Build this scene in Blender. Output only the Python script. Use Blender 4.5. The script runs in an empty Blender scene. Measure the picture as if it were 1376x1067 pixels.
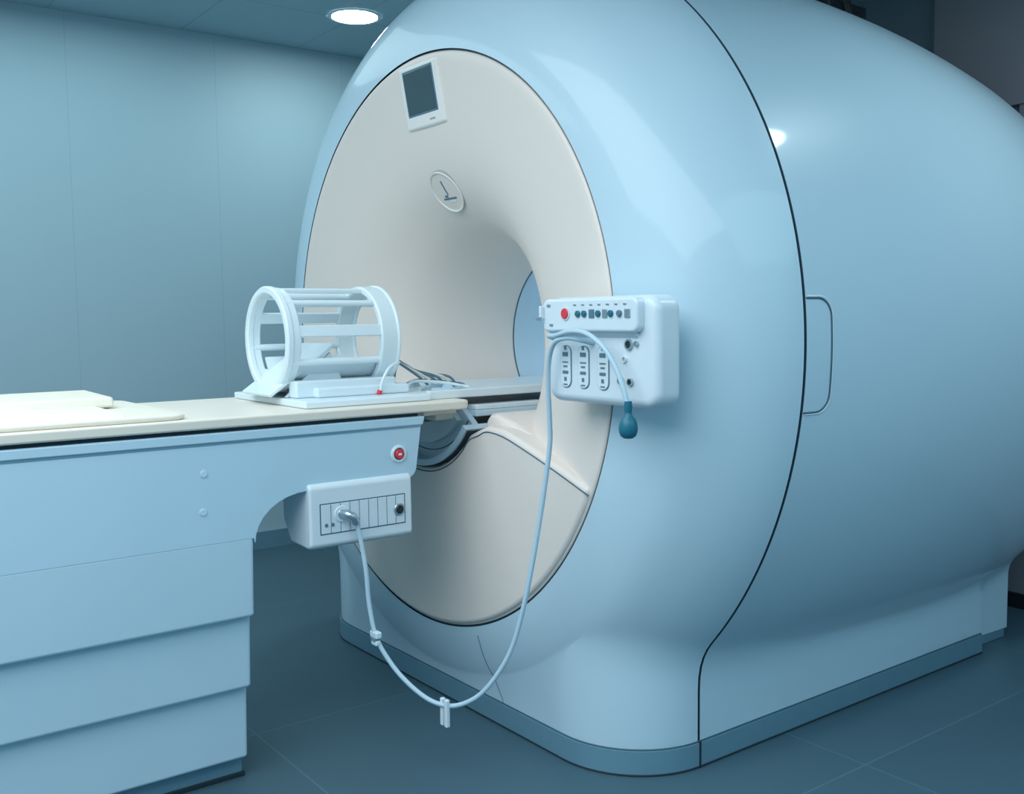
import bpy, bmesh, math
from mathutils import Vector, Matrix
from mathutils.bvhtree import BVHTree
scene=bpy.context.scene
COL=scene.collection
try:
    scene.view_settings.view_transform='Standard'; scene.view_settings.look='None'
except Exception: pass

# ------------------------------------------------------------------ materials
def mat(name,col,rough=.5,metal=0,coat=0,emit=None,es=0,noise=0,nscale=8,coatr=.05,spec=.5,bump=0,bscale=200):
    m=bpy.data.materials.new(name); m.use_nodes=True; nt=m.node_tree; b=nt.nodes['Principled BSDF']
    b.inputs['Base Color'].default_value=(*col,1); b.inputs['Roughness'].default_value=rough
    b.inputs['Metallic'].default_value=metal; b.inputs['Coat Weight'].default_value=coat
    b.inputs['Coat Roughness'].default_value=coatr; b.inputs['Specular IOR Level'].default_value=spec
    if emit: b.inputs['Emission Color'].default_value=(*emit,1); b.inputs['Emission Strength'].default_value=es
    tc=nt.nodes.new('ShaderNodeTexCoord')
    if noise:
        n=nt.nodes.new('ShaderNodeTexNoise'); n.inputs['Scale'].default_value=nscale; n.inputs['Detail'].default_value=4
        mx=nt.nodes.new('ShaderNodeMix'); mx.data_type='RGBA'
        mx.inputs[6].default_value=(*[c*(1-noise) for c in col],1); mx.inputs[7].default_value=(*[min(1,c*(1+noise)) for c in col],1)
        nt.links.new(tc.outputs['Object'],n.inputs['Vector']); nt.links.new(n.outputs['Fac'],mx.inputs[0]); nt.links.new(mx.outputs[2],b.inputs['Base Color'])
    if bump:
        n2=nt.nodes.new('ShaderNodeTexNoise'); n2.inputs['Scale'].default_value=bscale
        bp=nt.nodes.new('ShaderNodeBump'); bp.inputs['Strength'].default_value=bump; bp.inputs['Distance'].default_value=.002
        nt.links.new(tc.outputs['Object'],n2.inputs['Vector']); nt.links.new(n2.outputs['Fac'],bp.inputs['Height']); nt.links.new(bp.outputs[0],b.inputs['Normal'])
    return m
def brickmat(name,col,line,w,h,mortar,rough,axes,off=(0,0),noise=.06,spec=.5):
    m=bpy.data.materials.new(name); m.use_nodes=True; nt=m.node_tree; b=nt.nodes['Principled BSDF']
    b.inputs['Roughness'].default_value=rough; b.inputs['Specular IOR Level'].default_value=spec
    g=nt.nodes.new('ShaderNodeNewGeometry'); s=nt.nodes.new('ShaderNodeSeparateXYZ'); c=nt.nodes.new('ShaderNodeCombineXYZ')
    nt.links.new(g.outputs['Position'],s.inputs[0])
    for k in range(2):
        a=nt.nodes.new('ShaderNodeMath'); a.operation='ADD'; a.inputs[1].default_value=off[k]+100*(w if k==0 else h)
        nt.links.new(s.outputs[axes[k]],a.inputs[0]); nt.links.new(a.outputs[0],c.inputs[k])
    br=nt.nodes.new('ShaderNodeTexBrick'); br.offset=0; br.squash=1
    br.inputs['Scale'].default_value=1; br.inputs['Brick Width'].default_value=w; br.inputs['Row Height'].default_value=h
    br.inputs['Mortar Size'].default_value=mortar; br.inputs['Mortar Smooth'].default_value=.1
    br.inputs['Color1'].default_value=(*col,1); br.inputs['Color2'].default_value=(*[x*(1-noise) for x in col],1); br.inputs['Mortar'].default_value=(*line,1)
    nt.links.new(c.outputs[0],br.inputs['Vector'])
    n=nt.nodes.new('ShaderNodeTexNoise'); n.inputs['Scale'].default_value=1.7; n.inputs['Detail'].default_value=6
    nt.links.new(g.outputs['Position'],n.inputs['Vector'])
    mr=nt.nodes.new('ShaderNodeMapRange'); mr.inputs[3].default_value=1-noise; mr.inputs[4].default_value=1+noise
    nt.links.new(n.outputs['Fac'],mr.inputs[0])
    mx=nt.nodes.new('ShaderNodeMix'); mx.data_type='RGBA'; mx.blend_type='MULTIPLY'; mx.inputs[0].default_value=1
    nt.links.new(br.outputs['Color'],mx.inputs[6]); nt.links.new(mr.outputs[0],mx.inputs[7]); nt.links.new(mx.outputs[2],b.inputs['Base Color'])
    return m
M_blue=mat('gantry_blue_gloss',(.55,.73,.83),.40,coat=.38,coatr=.075,noise=.012,nscale=3,spec=.35)
M_cream=mat('gantry_cream',(.86,.77,.705),.42,coat=.06,coatr=.2,noise=.012,nscale=4)
M_white=mat('white_plastic',(.73,.83,.88),.35,noise=.02)
M_bez=mat('bezel_cream_white',(.90,.87,.83),.35,noise=.02)
M_panel=mat('panel_plastic',(.72,.82,.88),.32,noise=.02,coat=.15)
M_tblue=mat('table_paint',(.50,.70,.82),.42,noise=.02,coat=.06)
M_tlow=mat('table_cover',(.54,.73,.84),.5,noise=.02)
M_ttop=mat('tabletop_cream',(.84,.78,.68),.4,noise=.02)
M_pad=mat('mattress_vinyl',(.80,.76,.65),.6,noise=.04,nscale=14,bump=.3,bscale=60)
M_dark=mat('seam_dark',(.012,.03,.045),.6,noise=.1)
M_gap=mat('housing_gap',(.04,.09,.125),.6,noise=.1)
M_seam=mat('seam_soft',(.06,.13,.18),.6,noise=.1)
M_black=mat('black_plastic',(.015,.02,.025),.4,noise=.1)
M_screen=mat('screen_glass',(.035,.07,.09),.15,noise=.1,coat=.4)
M_strip=mat('brushed_base_strip',(.20,.38,.48),.42,metal=.35,noise=.05,nscale=30)
M_liner=mat('bore_liner',(.58,.74,.84),.4,noise=.02)
M_red=mat('red_button',(.80,.04,.06),.35,noise=.05)
M_teal=mat('teal_rubber',(.01,.15,.22),.4,noise=.05)
M_cable=mat('cable_grey_white',(.50,.67,.77),.45,noise=.03)
M_grey=mat('icon_grey',(.10,.20,.27),.4,noise=.05)
M_lgrey=mat('mark_grey',(.42,.42,.41),.5,noise=.05)
M_steel=mat('connector_steel',(.45,.55,.6),.3,metal=.9,noise=.05)
M_cyl=mat('acrylic_white',(.74,.85,.90),.3,noise=.02)
M_lamp=mat('lamp_emitter',(1,1,1),.5,emit=(.80,.97,1),es=75,noise=.001)
M_darkred=mat('dark_red_paint',(.10,.02,.03),.5,noise=.1)

# ------------------------------------------------------------------ helpers
def link(o,parent=None):
    COL.objects.link(o)
    if parent is not None: o.parent=parent
    return o
def empty(name,loc=(0,0,0)):
    e=bpy.data.objects.new(name,None); e.empty_display_size=.1; COL.objects.link(e); return e
def mesh(name,vs,fs,m,parent=None,smooth=True,mats=None,midx=None,ang=40):
    me=bpy.data.meshes.new(name); me.from_pydata([tuple(v) for v in vs],[],fs); me.update()
    bm=bmesh.new(); bm.from_mesh(me); bmesh.ops.recalc_face_normals(bm,faces=bm.faces)
    if smooth:
        for f in bm.faces: f.smooth=True
        for e in bm.edges:
            if len(e.link_faces)==2 and e.calc_face_angle(0)>math.radians(ang): e.smooth=False
    bm.to_mesh(me); bm.free()
    for mm in (mats or [m]): me.materials.append(mm)
    if midx:
        for i,k in enumerate(midx): me.polygons[i].material_index=k
    return link(bpy.data.objects.new(name,me),parent)
def bevel(o,w,seg=3,ang=35):
    b=o.modifiers.new('bevel','BEVEL'); b.width=w; b.segments=seg; b.limit_method='ANGLE'; b.angle_limit=math.radians(ang); b.harden_normals=True
    for p in o.data.polygons: p.use_smooth=True
    return o
def box(name,x0,x1,y0,y1,z0,z1,m,parent=None,bev=0,seg=3):
    vs=[(x,y,z) for x in (x0,x1) for y in (y0,y1) for z in (z0,z1)]
    fs=[(0,1,3,2),(4,6,7,5),(0,4,5,1),(2,3,7,6),(0,2,6,4),(1,5,7,3)]
    o=mesh(name,vs,fs,m,parent,smooth=False)
    if bev: bevel(o,bev,seg)
    return o
def prism(name,pts,axis,a0,a1,m,parent=None,bev=0,seg=3):
    """extrude 2-D polygon along axis; pts are the other two coords in order (x,y,z minus axis)"""
    def mk(p,a):
        l=list(p); l.insert(axis,a); return tuple(l)
    n=len(pts); vs=[mk(p,a0) for p in pts]+[mk(p,a1) for p in pts]
    fs=[tuple(range(n)),tuple(range(2*n-1,n-1,-1))]+[(i,(i+1)%n,n+(i+1)%n,n+i) for i in range(n)]
    o=mesh(name,vs,fs,m,parent,smooth=False)
    if bev: bevel(o,bev,seg)
    return o
def catmull(pts,n=8,closed=False):
    P=[Vector(p) for p in pts]; out=[]
    N=len(P); rng=N if closed else N-1
    for i in range(rng):
        if closed: a,b,c,d=P[(i-1)%N],P[i],P[(i+1)%N],P[(i+2)%N]
        else: b,c=P[i],P[i+1]; a=P[i-1] if i>0 else b*2-c; d=P[i+2] if i+2<N else c*2-b
        for k in range(n):
            t=k/n; out.append(.5*((2*b)+(c-a)*t+(2*a-5*b+4*c-d)*t*t+(3*b-a-3*c+d)*t**3))
    if not closed: out.append(P[-1])
    return out
def tube(name,pts,rad,m,parent=None,n=8,seg=10,closed=False,curve=True):
    P=catmull(pts,n,closed) if curve else [Vector(p) for p in pts]
    N=len(P); vs=[];fs=[]; up=None
    for i,p in enumerate(P):
        if closed: t=(P[(i+1)%N]-P[i-1]).normalized()
        else: t=(P[min(i+1,N-1)]-P[max(i-1,0)]).normalized()
        if up is None:
            up=t.orthogonal().normalized()
        up=(up-t*up.dot(t)).normalized(); s=t.cross(up)
        for k in range(seg):
            a=2*math.pi*k/seg; vs.append(p+(up*math.cos(a)+s*math.sin(a))*rad)
    for i in range(N if closed else N-1):
        j=(i+1)%N
        for k in range(seg): fs.append((i*seg+k,i*seg+(k+1)%seg,j*seg+(k+1)%seg,j*seg+k))
    if not closed: fs.append(tuple(range(seg))); fs.append(tuple(range((N-1)*seg,N*seg)))
    return mesh(name,vs,fs,m,parent,ang=60)
def revolve(name,prof,c,m,parent=None,seg=128,closed=False,axis='Y',a0=0,a1=2*math.pi,mats=None,pm=None):
    vs=[];fs=[];mi=[]; full=abs(a1-a0-2*math.pi)<1e-6; S=seg if full else seg+1
    for r,h in prof:
        for k in range(S):
            a=a0+(a1-a0)*k/seg; u,v=r*math.cos(a),r*math.sin(a)
            if axis=='Y': vs.append((c[0]+u,h,c[1]+v))
            elif axis=='Z': vs.append((c[0]+u,c[1]+v,h))
            else: vs.append((h,c[0]+u,c[1]+v))
    n=len(prof)
    for i in range(n if closed else n-1):
        j=(i+1)%n
        for k in range(seg):
            k2=(k+1)%S if full else k+1
            fs.append((i*S+k,i*S+k2,j*S+k2,j*S+k)); mi.append(pm[i] if pm else 0)
    if closed and not full:
        fs.append(tuple(i*S for i in range(n))); fs.append(tuple(i*S+S-1 for i in range(n))); mi+=[0,0]
    return mesh(name,vs,fs,m,parent,mats=mats,midx=mi if pm else None)
def disc(name,x,y,z,r,d,axis,m,parent=None,seg=32,bev=0):
    c={'Y':(x,z),'Z':(x,y),'X':(y,z)}[axis]; h={'Y':y,'Z':z,'X':x}[axis]
    b=min(r,abs(d))*.25
    sgn=1 if d>0 else -1
    return revolve(name,[(1e-4,h),(r,h),(r,h+d-sgn*b),(r-b,h+d),(1e-4,h+d)],c,m,parent,seg=seg,axis=axis)
def interp(tab,x):
    n=len(tab)
    if x<=tab[0][0]: return tab[0][1]
    if x>=tab[-1][0]: return tab[-1][1]
    for i in range(n-1):
        if tab[i][0]<=x<=tab[i+1][0]: break
    def sl(k):
        if k==0 : return (tab[1][1]-tab[0][1])/(tab[1][0]-tab[0][0])
        if k==n-1: return (tab[-1][1]-tab[-2][1])/(tab[-1][0]-tab[-2][0])
        return (tab[k+1][1]-tab[k-1][1])/(tab[k+1][0]-tab[k-1][0])
    h=tab[i+1][0]-tab[i][0]; t=(x-tab[i][0])/h
    return ((2*t**3-3*t*t+1)*tab[i][1]+(t**3-2*t*t+t)*h*sl(i)+(-2*t**3+3*t*t)*tab[i+1][1]+(t**3-t*t)*h*sl(i+1))

XC,ZC=-2.6365,1.118
# ------------------------------------------------------------------ MRI scanner
mri=empty('mri_scanner')
front=[(1.630,.870),(1.633,.905),(1.642,.95),(1.655,.995),(1.675,1.04),(1.70,1.075),(1.735,1.11),(1.78,1.145),(1.83,1.172),(1.88,1.19),(1.93,1.199),
       (2.3,1.222),(2.7,1.232),(3.1,1.222),(3.4,1.195),(3.6,1.162),(3.75,1.115),(3.85,1.060),(3.92,.97),(3.96,.86),(3.97,.70)]
YF=1.667; YS=1.917
def zshift(y):
    t=max(0,min(1,(y-2.5)/1.2)); return .04*t*t*(3-2*t)
def wskirt(y):
    if y<YF: return None
    if y<YS: return .623+.25*math.sqrt(max(0,1-((YS-y)/(YS-YF))**2))
    if y<3.35: return .873
    if y<3.37: return .873-(y-3.35)/.02*.035
    if y<3.60: return .838
    return None
ys=[1.630,1.631,1.633,1.637,1.642,1.648,1.655,1.662,1.6669]
ys+=[YS-.25*math.cos(a*math.pi/2/14) for a in range(0,14)]
ys+=[1.9135]
seam0=len(ys)-1
ys+=[1.914,1.9215,1.922]
ys+=[1.94+.04*i for i in range(0,10)]+[2.32+.1*i for i in range(0,11)]+[3.349,3.351,3.369,3.371]+[3.45,3.52,3.5999,3.6001,3.65,3.7,3.75,3.8,3.85,3.89,3.92,3.94,3.96,3.97]
TH=288
vs=[];fs=[];mi=[]
SKT=.02
def sect(y,th,dip=0):
    zc=ZC-zshift(y)
    r=interp(front,y)-dip; w=wskirt(y); c,s=math.cos(th),math.sin(th)
    if w is not None and s<-.05:
        w-=dip
        d=w/max(abs(c),1e-5)
        k=.06 if y<2.0 else max(.03,.06-(y-2.0)*.05); h=max(0,min(1,.5+.5*(d-r)/k)); r=r*(1-h)+d*h+k*h*(1-h)
    if s<0: r=min(r,(zc-SKT)/abs(s))
    return r,zc
for i,y in enumerate(ys):
    dip=.03 if y in (1.914,1.9215) else 0
    for k in range(TH):
        th=2*math.pi*k/TH; r,zc=sect(y,th,dip); vs.append((XC+r*math.cos(th),y,zc+r*math.sin(th)))
for i in range(len(ys)-1):
    dk=1 if seam0<=i<=seam0+2 else 0
    for k in range(TH): fs.append((i*TH+k,i*TH+(k+1)%TH,(i+1)*TH+(k+1)%TH,(i+1)*TH+k)); mi.append(dk)
body=mesh('gantry_housing',vs,fs,M_blue,mri,mats=[M_blue,M_gap],midx=mi,ang=32)
revolve('rear_cover',[(.70,3.97),(.5,3.97),(.42,3.96),(.36,3.92),(.31,3.83),(.30,3.70)],(XC,ZC-.04),M_cream,mri)
def outline(off,y0=YF,y1=3.35):
    pts=[]
    w=.623;n=14
    for i in range(n+1):
        a=math.pi/2*i/n; pts.append((XC+w+(.25+off)*math.sin(a),YS-(.25+off)*math.cos(a)))
    pts.append((XC+.873+off,y1))
    left=[(2*XC-x,y) for x,y in reversed(pts)]
    return left+pts
po=outline(.006)
pin=outline(-.004)
vs=[(x,y,0) for x,y in po]+[(x,y,.068) for x,y in po]+[(x,y,.070) for x,y in pin]
n=len(po)
fs=[(i,i+1,n+i+1,n+i) for i in range(n-1)]+[(n+i,n+i+1,2*n+i+1,2*n+i) for i in range(n-1)]
mesh('base_strip',vs,fs,M_strip,mri,ang=30)
tube('base_strip_groove',[(x,y,.071) for x,y in outline(.001)],.0022,M_seam,mri,curve=False,seg=6)
tube('base_shadow_gap',[(x,y,.004) for x,y in outline(.004)],.004,M_dark,mri,curve=False,seg=6)
box('base_seam_gap',XC+.86,XC+.8802,1.914,1.9205,0,.072,M_dark,mri)
box('base_rear',XC-.835,XC+.835,3.34,3.59,0,.06,M_strip,mri,.005)
prof=[(.864,1.660),(.864,1.632),(.861,1.6285),(.855,1.6275),(.83,1.631),(.75,1.645),(.68,1.657),(.62,1.670),(.57,1.684),(.53,1.699),(.49,1.719),(.455,1.744),(.42,1.774),(.39,1.804),(.365,1.838),(.345,1.88),(.328,1.93),(.315,1.99),(.307,2.06),(.302,2.13),(.30,2.197),(.304,2.2),(.304,2.206)]
face=revolve('front_face_funnel',prof,(XC,ZC),M_cream,mri,seg=192)
revolve('face_rim_groove',[(.862,1.66),(.862,1.638),(.872,1.638),(.872,1.66)],(XC,ZC),M_gap,mri,seg=160)
revolve('bore_liner',[(.304,2.2),(.296,2.203),(.296,3.75)],(XC,ZC),M_liner,mri,seg=128)
revolve('bore_joint',[(.3015,2.196),(.2985,2.199),(.2985,2.204),(.3015,2.207)],(XC,ZC),M_seam,mri,seg=128)

def bvh(o):
    me=o.data; return BVHTree.FromPolygons([v.co.copy() for v in me.vertices],[tuple(p.vertices) for p in me.polygons])
B_body=bvh(body); B_face=bvh(face)
def projY(B,x,z,off=0):
    h=B.ray_cast(Vector((x,0,z)),Vector((0,1,0))); return Vector((x,(h[0].y if h[0] else 1.66)-off,z))
def projX(B,y,z,off=0):
    h=B.ray_cast(Vector((1,y,z)),Vector((-1,0,0))); return Vector(((h[0].x if h[0] else -1.44)+off,y,z))

# lower face panel (flat, with ledge and trough cut-out for the table)
half=[]
TR=.335; TZ=1.075
for i in range(0,9):
    a=-math.pi/2+math.radians(66)*i/8; half.append((TR*math.cos(a),TZ+TR*math.sin(a)))
half=[h for h in half if h[1]<.862]
half+=[(.305,.876),(.345,.890),(.42,.884),(.52,.856),(.65,.814),(.780,.768)]
R=.860
aR=math.atan2(.765-ZC,.780)
arc=[]
N=60
for i in range(1,N):
    a=aR-(math.pi+2*aR)*i/N
    arc.append((R*math.cos(a),ZC+R*math.sin(a)))
right=[(x,z) for x,z in half]; left=[(-x,z) for x,z in reversed(half[1:])]
poly=left+right+arc
pp=[(XC+x,z) for x,z in poly]
lp=prism('lower_face_panel',pp,1,1.618,1.90,M_cream,mri,bev=.015,seg=5)
edge=[(XC+x,z) for x,z in left+right]
tube('panel_seam',[Vector((x,1.6175,z-.017)) for x,z in edge],.0018,M_seam,mri,n=3,seg=6)
for s,nm in ((1,'apron_1'),(-1,'apron_2')):
    ap=[(.268,.80),(.262,.86),(.268,.902),(.29,.918),(.32,.920),(.40,.900),(.48,.868),(.48,.80)]
    prism(nm,[(XC+s*x,z) for x,z in ap],1,1.665,2.12,M_cream,mri,bev=.022,seg=6)
seamp=[(-2.372,.262),(-2.366,.24),(-2.36,.20),(-2.345,.15),(-2.32,.11),(-2.30,.085),(-2.295,.072)]
tube('housing_seam',[projY(B_body,x,z,.0003) for x,z in [tuple(v)[:2] for v in catmull([(x,z,0) for x,z in seamp],6)]],.0013,M_seam,mri,curve=False,seg=6)
def trough(name,r0,r1,y0,y1,m,sp=62):
    a0=math.radians(-90-sp);a1=math.radians(-90+sp)
    return revolve(name,[(r0,y0),(r1,y0),(r1,y1),(r0,y1)],(XC,TZ),m,mri,seg=48,closed=True,a0=a0,a1=a1)
trough('cradle_outer',.314,.333,1.600,2.15,M_liner,53)
trough('cradle_shadow_gap',.333,.338,1.608,1.70,M_dark,52)
trough('cradle_plate',.12,.316,1.640,1.66,M_liner,52)
trough('cradle_plate_groove',.285,.288,1.6385,1.645,M_seam,51)
trough('cradle_inner',.20,.262,1.622,1.65,M_white,46)
box('cradle_floor',XC-.235,XC+.235,1.66,3.7,.905,.925,M_liner,mri,.004)
box('bore_rail_1',XC-.235,XC-.19,1.66,3.7,.925,.94,M_white,mri,.003)
box('bore_rail_2',XC+.19,XC+.235,1.66,3.7,.925,.94,M_white,mri,.003)

def frame_on_face(x,z,size):
    p=projY(B_face,x,z); p1=projY(B_face,x,z+size); p0=projY(B_face,x,z-size)
    up=(p1-p0).normalized(); rx=Vector((1,0,0)); nrm=rx.cross(up)
    nrm.normalize(); M=Matrix((rx,up,nrm)).transposed().to_4x4(); M.translation=p; return M
def localbox(name,M,x0,x1,y0,y1,z0,z1,m,bev=0,seg=3,parent=mri):
    o=box(name,x0,x1,y0,y1,z0,z1,m,parent,bev,seg); o.matrix_local=M; return o
Ms=frame_on_face(XC,1.872,.08)
localbox('screen_bezel',Ms,-.110,.112,-.098,.094,-.02,.009,M_bez,.011,4)
localbox('screen_recess',Ms,-.086,.084,-.058,.080,.003,.0105,M_grey,.003,2)
localbox('screen_glass',Ms,-.080,.078,-.052,.074,.003,.0115,M_screen,.002,2)
localbox('screen_button',Ms,.03,.06,-.079,-.074,.003,.0105,M_lgrey,.001,1)
Mb=frame_on_face(XC-.010,1.588,.06)
def localrev(name,prof,M,m,seg=48):
    o=revolve(name,prof,(0,0),m,mri,seg=seg,axis='Z'); o.matrix_local=M; return o
localrev('alignment_window_ring',[(.072,-.03),(.072,.004),(.0695,.0065),(.066,.005),(.066,.003)],Mb,M_bez)
localrev('alignment_window_gap',[(.0735,-.03),(.0735,.003),(.0725,.0035),(.072,.003)],Mb,M_lgrey)
localrev('alignment_window_disc',[(.067,.003),(.03,.004),(.0001,.004)],Mb,M_cream)
localbox('alignment_mark_1',Mb,-.003,.003,-.01,.040,.003,.0055,M_grey,.001,1)
localbox('alignment_mark_2',Mb,-.034,.036,-.026,-.020,.003,.0055,M_grey,.001,1)
localbox('alignment_mark_3',Mb,-.004,.022,-.036,-.028,.003,.0055,M_bez,.001,1)
localbox('alignment_mark_4',Mb,-.020,-.004,-.018,-.010,.003,.0055,M_grey,.001,1)
# side door handle recess (D shape on the side, next to the seam)
zc_=(1.232+.965)/2; hh=(1.232-.965)/2
D=[(1.924,zc_+hh)]
for i in range(7):
    a=math.pi/2*(1-i/6); D.append((1.965+.042*math.cos(a),zc_+hh-.042+.042*math.sin(a)))
for i in range(1,24): D.append((2.007,zc_+(hh-.042)*(1-2*i/24)))
for i in range(7):
    a=-math.pi/2*i/6; D.append((1.965+.042*math.cos(a),zc_-hh+.042+.042*math.sin(a)))
D.append((1.924,zc_-hh))
tube('handle_outline',[projX(B_body,y,z,-.0004) for y,z in D],.0028,M_seam,mri,curve=False,seg=8)
tube('handle_lip',[projX(B_body,y+.005,z+(.004 if z>zc_ else -.004)*(abs(z-zc_)>.09),-.0006) for y,z in D],.0026,M_white,mri,curve=False,seg=8)
# cold-head turret on top of the gantry
box('cold_head_1',-2.80,-2.68,3.22,3.40,2.20,2.52,M_black,mri,.01)
revolve('cold_head_2',[(.0001,2.50),(.045,2.50),(.045,2.2)],(-2.56,3.30),M_darkred,mri,seg=24,axis='Z')
revolve('cold_head_3',[(.0001,2.47),(.035,2.47),(.035,2.2)],(-2.45,3.30),M_black,mri,seg=24,axis='Z')
box('cold_head_4',-2.86,-2.33,3.22,3.46,2.20,2.36,M_black,mri,.01)
tube('cold_head_hose',[(-2.60,3.30,2.45),(-2.5,3.30,2.43),(-2.40,3.31,2.42),(-2.34,3.32,2.38),(-2.30,3.34,2.20)],.02,M_black,mri)

# ------------------------------------------------------------------ control panel
cp=empty('scanner_control_panel')
px0,px1,pz0,pz1=-1.905,-1.530,.992,1.242
def rrect(x0,x1,z0,z1,r,n=6):
    pts=[]
    for cx_,cz_,a0 in ((x1-r,z1-r,0),(x0+r,z1-r,90),(x0+r,z0+r,180),(x1-r,z0+r,270)):
        for i in range(n+1):
            a=math.radians(a0+90*i/n); pts.append((cx_+r*math.cos(a),cz_+r*math.sin(a)))
    return pts
prism('panel_body',rrect(px0,px1,pz0,pz1,.035),1,1.53,1.612,M_panel,cp,bev=.022,seg=6)
prism('mounting_block',rrect(-1.86,-1.68,1.05,1.19,.03),1,1.60,1.70,M_blue,cp,bev=.01)
prism('console_block',rrect(-1.895,-1.567,1.160,1.238,.018),1,1.508,1.535,M_panel,cp,bev=.008,seg=4)
prism('console_slope',[(1.508,1.168),(1.535,1.168),(1.535,1.142)],0,-1.885,-1.585,M_panel,cp,bev=.003)
Y1=1.508
disc('red_button',-1.807,Y1,1.203,.0125,-.006,'Y',M_red,cp)
revolve('red_button_collar',[(.0155,Y1+.002),(.0155,Y1-.003),(.0125,Y1-.003)],(-1.807,1.203),M_white,cp,seg=32)
for i,(x,r,m_) in enumerate([(-1.762,.0075,M_teal),(-1.740,.0075,M_teal),(-1.692,.0075,M_teal),(-1.650,.0075,M_teal),(-1.622,.0075,M_grey)]):
    disc('knob_%d'%(i+1),x,Y1,1.202,r,-.006,'Y',m_,cp,24)
for i,(x0_,x1_) in enumerate([(-1.724,-1.706),(-1.678,-1.662),(-1.606,-1.588)]):
    box('key_%d'%(i+1),x0_,x1_,Y1-.003,Y1+.001,1.192,1.212,M_grey if i==0 else M_steel,cp,.002)
for i in range(7):
    box('key_label_%d'%(i+1),-1.778+.028*i,-1.769+.028*i,Y1-.0015,Y1+.001,1.221,1.224,M_steel,cp)
for i,(x,z) in enumerate([(-1.868,1.222),(-1.858,1.176)]):
    box('console_icon_%d'%(i+1),x-.008,x+.004,Y1-.0015,Y1+.001,z-.003,z+.003,M_steel,cp)
box('hook_1',-1.895,-1.886,Y1-.012,Y1+.002,1.19,1.222,M_white,cp,.003)
box('hook_2',-1.905,-1.886,Y1-.012,Y1-.006,1.187,1.197,M_steel,cp,.002)
Y0=1.53
for i,xm in enumerate((-1.832,-1.768,-1.700)):
    prism('pictogram_%d_border'%(i+1),rrect(xm-.020,xm+.020,1.027,1.128,.018),1,Y0-.0015,Y0+.002,M_grey,cp)
    prism('pictogram_%d_plate'%(i+1),rrect(xm-.018,xm+.018,1.029,1.126,.016),1,Y0-.003,Y0+.002,M_white,cp)
    for j,(dz,w,h) in enumerate([(.100,.008,.008),(.085,.020,.010),(.066,.020,.003),(.056,.014,.004),(.042,.020,.007),(.026,.008,.009),(.013,.014,.003)]):
        box('pictogram_%d_bar_%d'%(i+1,j+1),xm-w/2,xm+w/2,Y0-.0042,Y0-.002,1.022+dz-h/2,1.022+dz+h/2,M_grey,cp)
for i,(x,z,r) in enumerate([(-1.614,1.133,.012),(-1.590,1.135,.006),(-1.628,1.100,.007),(-1.641,1.052,.009),(-1.610,1.050,.009)]):
    revolve('socket_%d_ring'%(i+1),[(r,Y0+.002),(r,Y0-.006),(r*.7,Y0-.006),(r*.65,Y0-.002)],(x,z),M_steel if i!=2 else M_white,cp,seg=24)
    disc('socket_%d_core'%(i+1),x,Y0,z,r*.62,-.004,'Y',M_black if i in(0,3,4) else M_lgrey,cp,20)
# squeeze bulb
sb=empty('patient_squeeze_bulb')
BX=-1.577
tube('bulb_hose',[(-1.868,1.527,1.143),(-1.860,1.500,1.150),(-1.82,1.488,1.152),(-1.76,1.480,1.162),(-1.70,1.478,1.158),(-1.645,1.480,1.128),(-1.612,1.485,1.085),(-1.590,1.488,1.04),(-1.579,1.49,1.0),(BX,1.49,.985)],.0060,M_cable,sb)
revolve('bulb',[(.0001,.992),(.006,.992),(.008,.986),(.009,.980),(.015,.974),(.019,.965),(.021,.955),(.0205,.945),(.017,.936),(.010,.931),(.0001,.930)],(BX,1.49),M_teal,sb,seg=32,axis='Z')
revolve('bulb_collar',[(.0001,1.012),(.008,1.012),(.009,1.0),(.008,.988),(.0001,.988)],(BX,1.49),M_teal,sb,seg=20,axis='Z')
# long cable
lc=empty('coil_connector_cable')
pts=[(-1.735,1.527,1.135),(-1.742,1.500,1.142),(-1.78,1.490,1.147),(-1.83,1.492,1.135),(-1.862,1.50,1.09),(-1.875,1.508,1.02),(-1.880,1.515,.95),(-1.884,1.518,.881),(-1.9,1.506,.74),(-1.920,1.492,.602),(-1.94,1.476,.48),(-1.967,1.458,.370),(-2.0,1.434,.295),(-2.039,1.407,.238),(-2.08,1.378,.207),(-2.118,1.351,.199),(-2.16,1.321,.213),(-2.207,1.288,.253),(-2.245,1.262,.302),(-2.274,1.240,.365),(-2.288,1.23,.45),(-2.292,1.226,.533),(-2.300,1.220,.60),(-2.304,1.212,.65),(-2.302,1.203,.675),(-2.306,1.190,.688),(-2.318,1.182,.690)]
tube('cable_run',pts,.0062,M_cable,lc,n=6)
tube('cable_plug',[(-2.303,1.206,.668),(-2.300,1.197,.683),(-2.308,1.186,.690),(-2.328,1.180,.690)],.0115,M_steel,lc,n=5,seg=14)
for k,c in enumerate([(-2.118,1.351,.199),(-2.274,1.240,.365)]):
    c=Vector(c)
    if k==0:
        box('cable_tag_1',c.x-.016,c.x-.003,c.y-.006,c.y+.006,c.z-.055,c.z+.018,M_white,lc,.003)
        box('cable_tag_2',c.x+.003,c.x+.016,c.y-.006,c.y+.006,c.z-.055,c.z+.018,M_white,lc,.003)
    else:
        box('cable_clip_1',c.x-.018,c.x+.018,c.y-.009,c.y+.009,c.z-.004,c.z+.014,M_white,lc,.004)
        box('cable_clip_2',c.x-.014,c.x+.014,c.y-.008,c.y+.008,c.z-.024,c.z-.010,M_white,lc,.004)
        box('cable_clip_3',c.x-.011,c.x+.011,c.y-.0095,c.y+.0095,c.z-.012,c.z-.003,M_strip,lc,.002)

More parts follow.
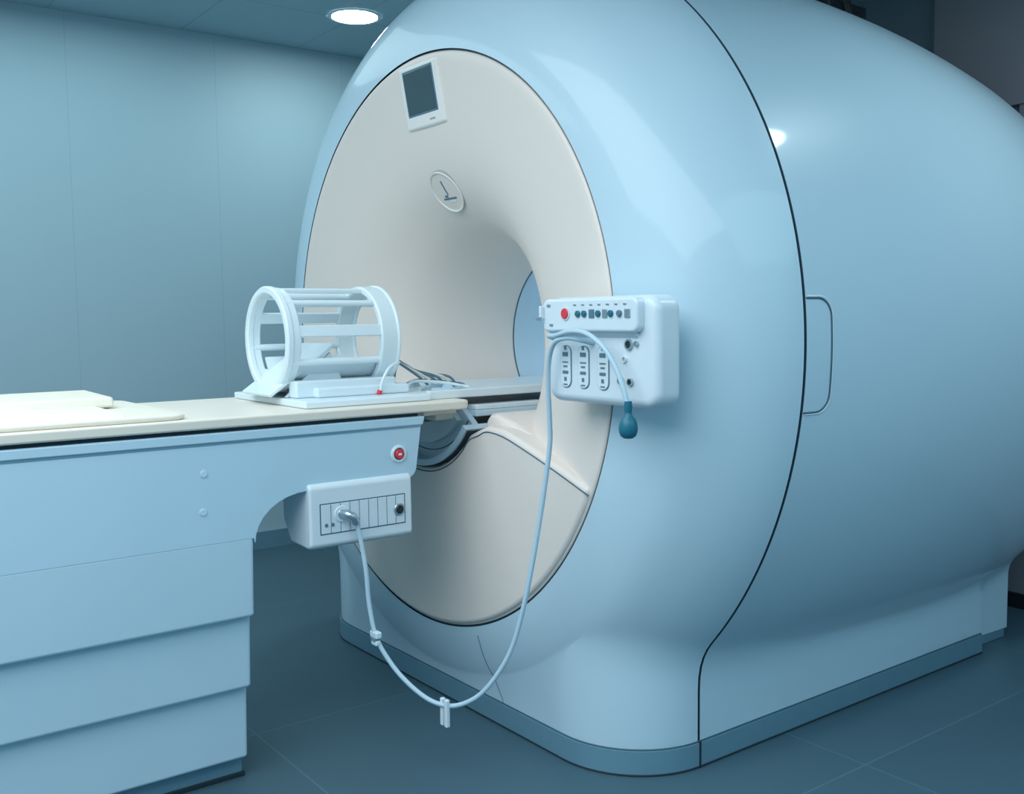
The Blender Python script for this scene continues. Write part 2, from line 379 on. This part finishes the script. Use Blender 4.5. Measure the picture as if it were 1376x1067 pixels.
# ------------------------------------------------------------------ patient table
tb=empty('patient_table')
TYE=-.95
def side_poly():
    pts=[(TYE,.905),(TYE,.655),(.945,.655)]
    r=.115
    for i in range(0,9):
        a=math.pi-math.pi/2*i/8
        pts.append((.950+r+r*math.cos(a)*1.25+.028,.642+r*math.sin(a)))
    pts+=[(1.385,.757)]
    for i in range(0,7):
        a=-math.pi/2+math.pi/2*i/6; pts.append((1.385+.035*math.cos(a),.792+.035*math.sin(a)))
    pts+=[(1.437,.905)]
    return pts
prism('upper_body',side_poly(),0,XC-.29,XC+.29,M_tblue,tb,bev=.014,seg=4)
prism('upper_rail',[(TYE,.903),(1.440,.903),(1.447,.927),(TYE,.927)],0,XC-.295,XC+.295,M_tblue,tb,bev=.004)
box('rail_gap',XC-.283,XC+.283,TYE,1.43,.925,.938,M_dark,tb)
box('rail_shadow_line',XC-.2915,XC+.2915,TYE,1.432,.898,.905,M_strip,tb)
prism('tabletop',rrect(XC-.30,XC+.30,TYE,1.60,.03),2,.937,.963,M_ttop,tb,bev=.006)
box('tabletop_end_bracket',XC-.22,XC+.20,1.50,1.615,.915,.939,M_ttop,tb,.006)
box('tabletop_hook_1',XC+.11,XC+.17,1.56,1.64,.895,.918,M_ttop,tb,.006)
box('tabletop_hook_2',XC-.17,XC-.11,1.56,1.64,.895,.918,M_ttop,tb,.006)
for i,(hx,z0_,z1_) in enumerate([(.278,.455,.662),(.240,.262,.470),(.200,.062,.275)]):
    prism('pedestal_cover_%d'%(i+1),[(XC-hx-.012,z1_),(XC-hx,z0_),(XC+hx,z0_),(XC+hx+.012,z1_)],1,TYE+.03,.945,M_tlow,tb,bev=.009,seg=4)
box('pedestal_base',XC-.188,XC+.162,TYE+.05,.944,0,.058,M_strip,tb,.006)
box('pedestal_base_foot',XC-.194,XC+.168,TYE+.04,.948,0,.012,M_dark,tb,.002)
xs=XC+.29
revolve('stop_button_collar',[(.024,xs-.004),(.024,xs+.003),(.021,xs+.006),(.017,xs+.006),(.016,xs+.002)],(1.362,.829),M_white,tb,seg=32,axis='X')
disc('stop_button_ring',xs,1.362,.829,.0175,.003,'X',M_seam,tb)
disc('stop_button',xs,1.362,.829,.013,.010,'X',M_red,tb)
box('stop_button_mark',xs+.009,xs+.0105,1.357,1.367,.826,.832,M_white,tb)
for i,(y,z) in enumerate([(.825,.830),(.820,.737)]):
    disc('body_screw_%d_rim'%(i+1),xs-.001,y,z,.0105,.0018,'X',M_cable,tb,24)
    disc('body_screw_%d'%(i+1),xs-.001,y,z,.0085,.003,'X',M_tlow,tb,24)
cb=[(-2.50,.775),(-2.50,.665),(-2.455,.607),(-2.347,.603),(-2.333,.612),(-2.333,.765),(-2.345,.775)]
prism('connector_box',[(x,z) for x,z in cb],1,1.09,1.395,M_white,tb,bev=.010,seg=4)
xb=-2.333
box('connector_strip_border',xb-.002,xb+.001,1.118,1.372,.640,.722,M_seam,tb,.001)
box('connector_strip',xb-.002,xb+.002,1.121,1.369,.643,.719,M_panel,tb,.001)
for i in range(1,9):
    y=1.121+.248*i/9; box('strip_divider_%d'%i,xb,xb+.0026,y-.0006,y+.0006,.643,.719,M_seam,tb)
disc('strip_socket_1',xb,1.352,.680,.017,.006,'X',M_steel,tb); disc('strip_socket_2',xb,1.352,.680,.012,.008,'X',M_black,tb)
disc('strip_socket_3',xb,1.180,.690,.022,.005,'X',M_panel,tb); disc('strip_socket_4',xb,1.180,.690,.0125,.006,'X',M_steel,tb)
for i,y in enumerate((1.135,1.153)): disc('strip_led_%d'%(i+1),xb,y,.665,.005,.004,'X',M_grey,tb,12)

# mattress
mp=empty('mattress_pad')
prism('sheet_layer',rrect(XC-.285,XC+.285,TYE,.80,.05),2,.963,.976,M_pad,mp,bev=.006)
prism('lower_cushion',[(XC-.285,.974),(XC+.265,.974),(XC+.245,.984),(XC-.285,.988)],1,TYE,.66,M_pad,mp,bev=.006)
prism('raised_cushion',[(XC-.28,.980),(XC+.00,.980),(XC-.01,1.006),(XC-.28,1.010)],1,TYE,.705,M_pad,mp,bev=.008)

# ------------------------------------------------------------------ head coil
hc=empty('birdcage_head_coil')
CZ=1.140; CR=.150
box('base_plate',XC-.25,XC+.245,1.115,1.50,.9635,.983,M_cyl,hc,.005)
box('base_plate_step',XC-.12,XC+.16,1.19,1.48,.983,1.010,M_cyl,hc,.006)
def ring(name,r0,r1,y0,y1,m=M_cyl):
    b=.004
    return revolve(name,[(r0,y0+b),(r0+b,y0),(r1-b,y0),(r1,y0+b),(r1,y1-b),(r1-b,y1),(r0+b,y1),(r0,y1-b)],(XC,CZ),m,hc,seg=72,closed=True)
ring('near_ring',CR-.022,CR,1.114,1.134)
ring('near_ring_flange',CR-.018,CR-.004,1.130,1.156)
ring('far_ring',CR-.020,CR,1.400,1.455)
ring('far_ring_lip',CR-.028,CR+.004,1.450,1.462)
for i in range(10):
    a=math.radians(90+36*i-8); rr=CR-.012
    x=XC+rr*math.cos(a); z=CZ+rr*math.sin(a)
    if i%2==0:
        o=box('rung_%d'%(i+1),-.016,.016,0,.29,-.006,.006,M_cyl,hc,.003)
        o.matrix_local=Matrix.Translation((x,1.128,z))@Matrix.Rotation(-(a-math.pi/2),4,'Y')
    else:
        tube('rung_%d'%(i+1),[(x,1.128,z),(x,1.41,z)],.0095,M_cyl,hc,n=2,seg=14)
revolve('cradle_shell',[(CR-.030,1.16),(CR-.022,1.16),(CR-.022,1.41),(CR-.030,1.41)],(XC,CZ),M_cyl,hc,seg=32,closed=True,a0=math.radians(205),a1=math.radians(335))
vsr=[(XC-.095,1.085,.986),(XC+.095,1.085,.986),(XC+.095,1.28,1.120),(XC-.095,1.28,1.120)]
nrm=Vector((0,-.6,.8))*.012
vv=[Vector(v) for v in vsr]+[Vector(v)+nrm for v in vsr]
o=mesh('head_rest',vv,[(0,1,2,3),(4,7,6,5),(0,4,5,1),(1,5,6,2),(2,6,7,3),(3,7,4,0)],M_cyl,hc,smooth=False); bevel(o,.004)
for i,x in enumerate((XC-.08,XC+.08)):
    prism('head_rest_rib_%d'%(i+1),[(1.13,.984),(1.32,.984),(1.27,1.105)],0,x-.006,x+.006,M_cyl,hc,bev=.002)
box('coil_foot_1',XC+.085,XC+.135,1.14,1.45,.983,1.03,M_cyl,hc,.006)
box('coil_foot_2',XC-.135,XC-.085,1.14,1.45,.983,1.03,M_cyl,hc,.006)
tube('coil_lead',[(XC+.165,1.38,.985),(XC+.17,1.385,1.02),(XC+.165,1.41,1.055),(XC+.14,1.455,1.07),(XC+.10,1.475,1.06),(XC+.06,1.48,1.03),(XC+.04,1.48,1.0)],.0045,M_cyl,hc)
tube('coil_lead_tip',[(XC+.165,1.38,.995),(XC+.164,1.377,.984)],.007,M_red,hc,n=2)

# slide board leading into the bore
sl=empty('tabletop_slide_board')
box('board',XC-.235,XC+.215,1.505,2.35,.9635,.980,M_cyl,sl,.004)
box('board_edge',XC+.205,XC+.225,1.505,2.30,.9630,.988,M_white,sl,.004)
tube('board_lead_1',[(XC+.10,1.55,.984),(XC+.06,1.62,.99),(XC+.12,1.68,.988),(XC+.17,1.62,.985),(XC+.15,1.56,.986)],.005,M_cable,sl)
tube('board_lead_2',[(XC-.03,1.56,.985),(XC-.08,1.66,1.0),(XC-.0,1.76,.988),(XC+.08,1.72,.985)],.004,M_grey,sl)
tube('board_lead_3',[(XC+.09,1.51,.985),(XC+.05,1.56,1.005),(XC+.09,1.64,1.0),(XC+.14,1.70,.986)],.005,M_cyl,sl)
st=empty('coil_strap_bundle')
for i in range(6):
    tube('strap_%d'%(i+1),[(XC-.06-.012*i,1.515+.014*i,.984),(XC-.06-.01*i,1.52+.017*i,1.055+.006*(5-i)),(XC-.02-.01*i,1.55+.022*i,1.06-.008*i),(XC+.02,1.60+.02*i,1.015),(XC+.03,1.63+.02*i,.984)],.004,M_pad if i%3==1 else M_grey,st)

# ------------------------------------------------------------------ room
RX0,RX1,RY0,RY1,RZ=-4.924,2.6,-2.6,4.02,2.6
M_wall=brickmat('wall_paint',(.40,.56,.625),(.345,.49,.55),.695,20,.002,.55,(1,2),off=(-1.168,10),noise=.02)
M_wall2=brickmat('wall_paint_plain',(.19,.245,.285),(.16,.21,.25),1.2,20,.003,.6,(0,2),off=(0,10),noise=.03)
M_col=mat('column_paint',(.28,.27,.30),.6,noise=.03)
M_floor=brickmat('floor_vinyl',(.070,.138,.178),(.10,.185,.23),1.2,1.2,.003,.42,(0,1),off=(.3,-2.2736),noise=.06,spec=.3)
M_ceil=brickmat('ceiling_tiles',(.38,.55,.61),(.30,.45,.51),.6,.6,.005,.8,(0,1),off=(.12,.1),noise=.03)
box('floor',RX0,RX1,RY0,RY1,-.1,0,M_floor)
box('ceiling',RX0,RX1,RY0,RY1,RZ,RZ+.1,M_ceil)
box('wall_left',RX0-.1,RX0,RY0,RY1,-.1,RZ+.1,M_wall)
box('wall_right',RX1,RX1+.1,RY0,RY1,-.1,RZ+.1,M_wall)
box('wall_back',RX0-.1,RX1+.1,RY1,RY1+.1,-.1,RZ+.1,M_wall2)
box('wall_front',RX0-.1,RX1+.1,RY0-.1,RY0,-.1,RZ+.1,M_wall)
box('trim_1',-2.36,RX1,RY1-.04,RY1,2.0,RZ,M_col)
box('trim_2',-2.0,RX1,RY1-.03,RY1,0,2.0,M_col)
box('baseboard_back',RX0,RX1,RY1-.045,RY1,0,.06,M_black)
box('baseboard_left',RX0,RX0+.012,RY0,RY1,0,.09,M_strip)
def downlight(x,y,i):
    e=empty('ceiling_downlight' if i==0 else 'ceiling_downlight.%03d'%i)
    revolve('trim_ring',[(.125,RZ-.0005),(.122,RZ-.006),(.108,RZ-.006),(.104,RZ-.002)],(x,y),M_white,e,seg=40,axis='Z')
    revolve('lens',[(.105,RZ-.003),(.0001,RZ-.004)],(x,y),M_lamp,e,seg=40,axis='Z')
for i,(x,y) in enumerate([(-4.26,2.29),(-.88,2.98)]): downlight(x,y,i)

# ------------------------------------------------------------------ lights
def area(name,loc,size,power,col,rot=(0,0,0),sy=None):
    l=bpy.data.lights.new(name,'AREA'); l.energy=power; l.color=col; l.size=size
    if sy: l.shape='RECTANGLE'; l.size_y=sy
    o=bpy.data.objects.new(name,l); o.location=loc; o.rotation_euler=rot; COL.objects.link(o); return o
area('overhead_fill_light',(-1.2,-.8,2.57),3.6,124,(.86,.95,1),sy=3.0)  # added soft fill from overhead, out of view; not a known ceiling fixture
area('overhead_fill_light.001',(1.2,2.2,2.57),2.4,50,(.55,.86,1),sy=3.0)  # bluer fill added for the scanner's right side, no real panel there
area('overhead_fill_light.002',(-4.1,.4,2.57),1.0,16,(.70,.93,1),sy=2.4)  # small fill added along the left wall, no real panel there
pl=bpy.data.lights.new('bore_light','POINT'); pl.energy=3.2; pl.color=(.85,.95,1); pl.shadow_soft_size=.08
po_=bpy.data.objects.new('bore_light',pl); po_.location=(XC,3.0,1.33); COL.objects.link(po_)
w=bpy.data.worlds.new('world'); scene.world=w; w.use_nodes=True
w.node_tree.nodes['Background'].inputs[0].default_value=(.35,.6,.75,1); w.node_tree.nodes['Background'].inputs[1].default_value=.3

# ------------------------------------------------------------------ camera
th,ph,ro=[math.radians(v) for v in (53.2811,4.662,-0.7164)]
F=Vector((-math.sin(th)*math.cos(ph),math.cos(th)*math.cos(ph),-math.sin(ph)))
Rv=Vector((math.cos(th),math.sin(th),0)); U=Rv.cross(F)
R2=Rv*math.cos(ro)+U*math.sin(ro); U2=-Rv*math.sin(ro)+U*math.cos(ro)
cd=bpy.data.cameras.new('camera'); cd.sensor_width=36; cd.lens=1341.91/1376*36; cd.clip_start=.05
cam=bpy.data.objects.new('camera',cd); COL.objects.link(cam)
Mx=Matrix((R2,U2,-F)).transposed().to_4x4(); Mx.translation=Vector((0,0,1.2)); cam.matrix_world=Mx
scene.camera=cam
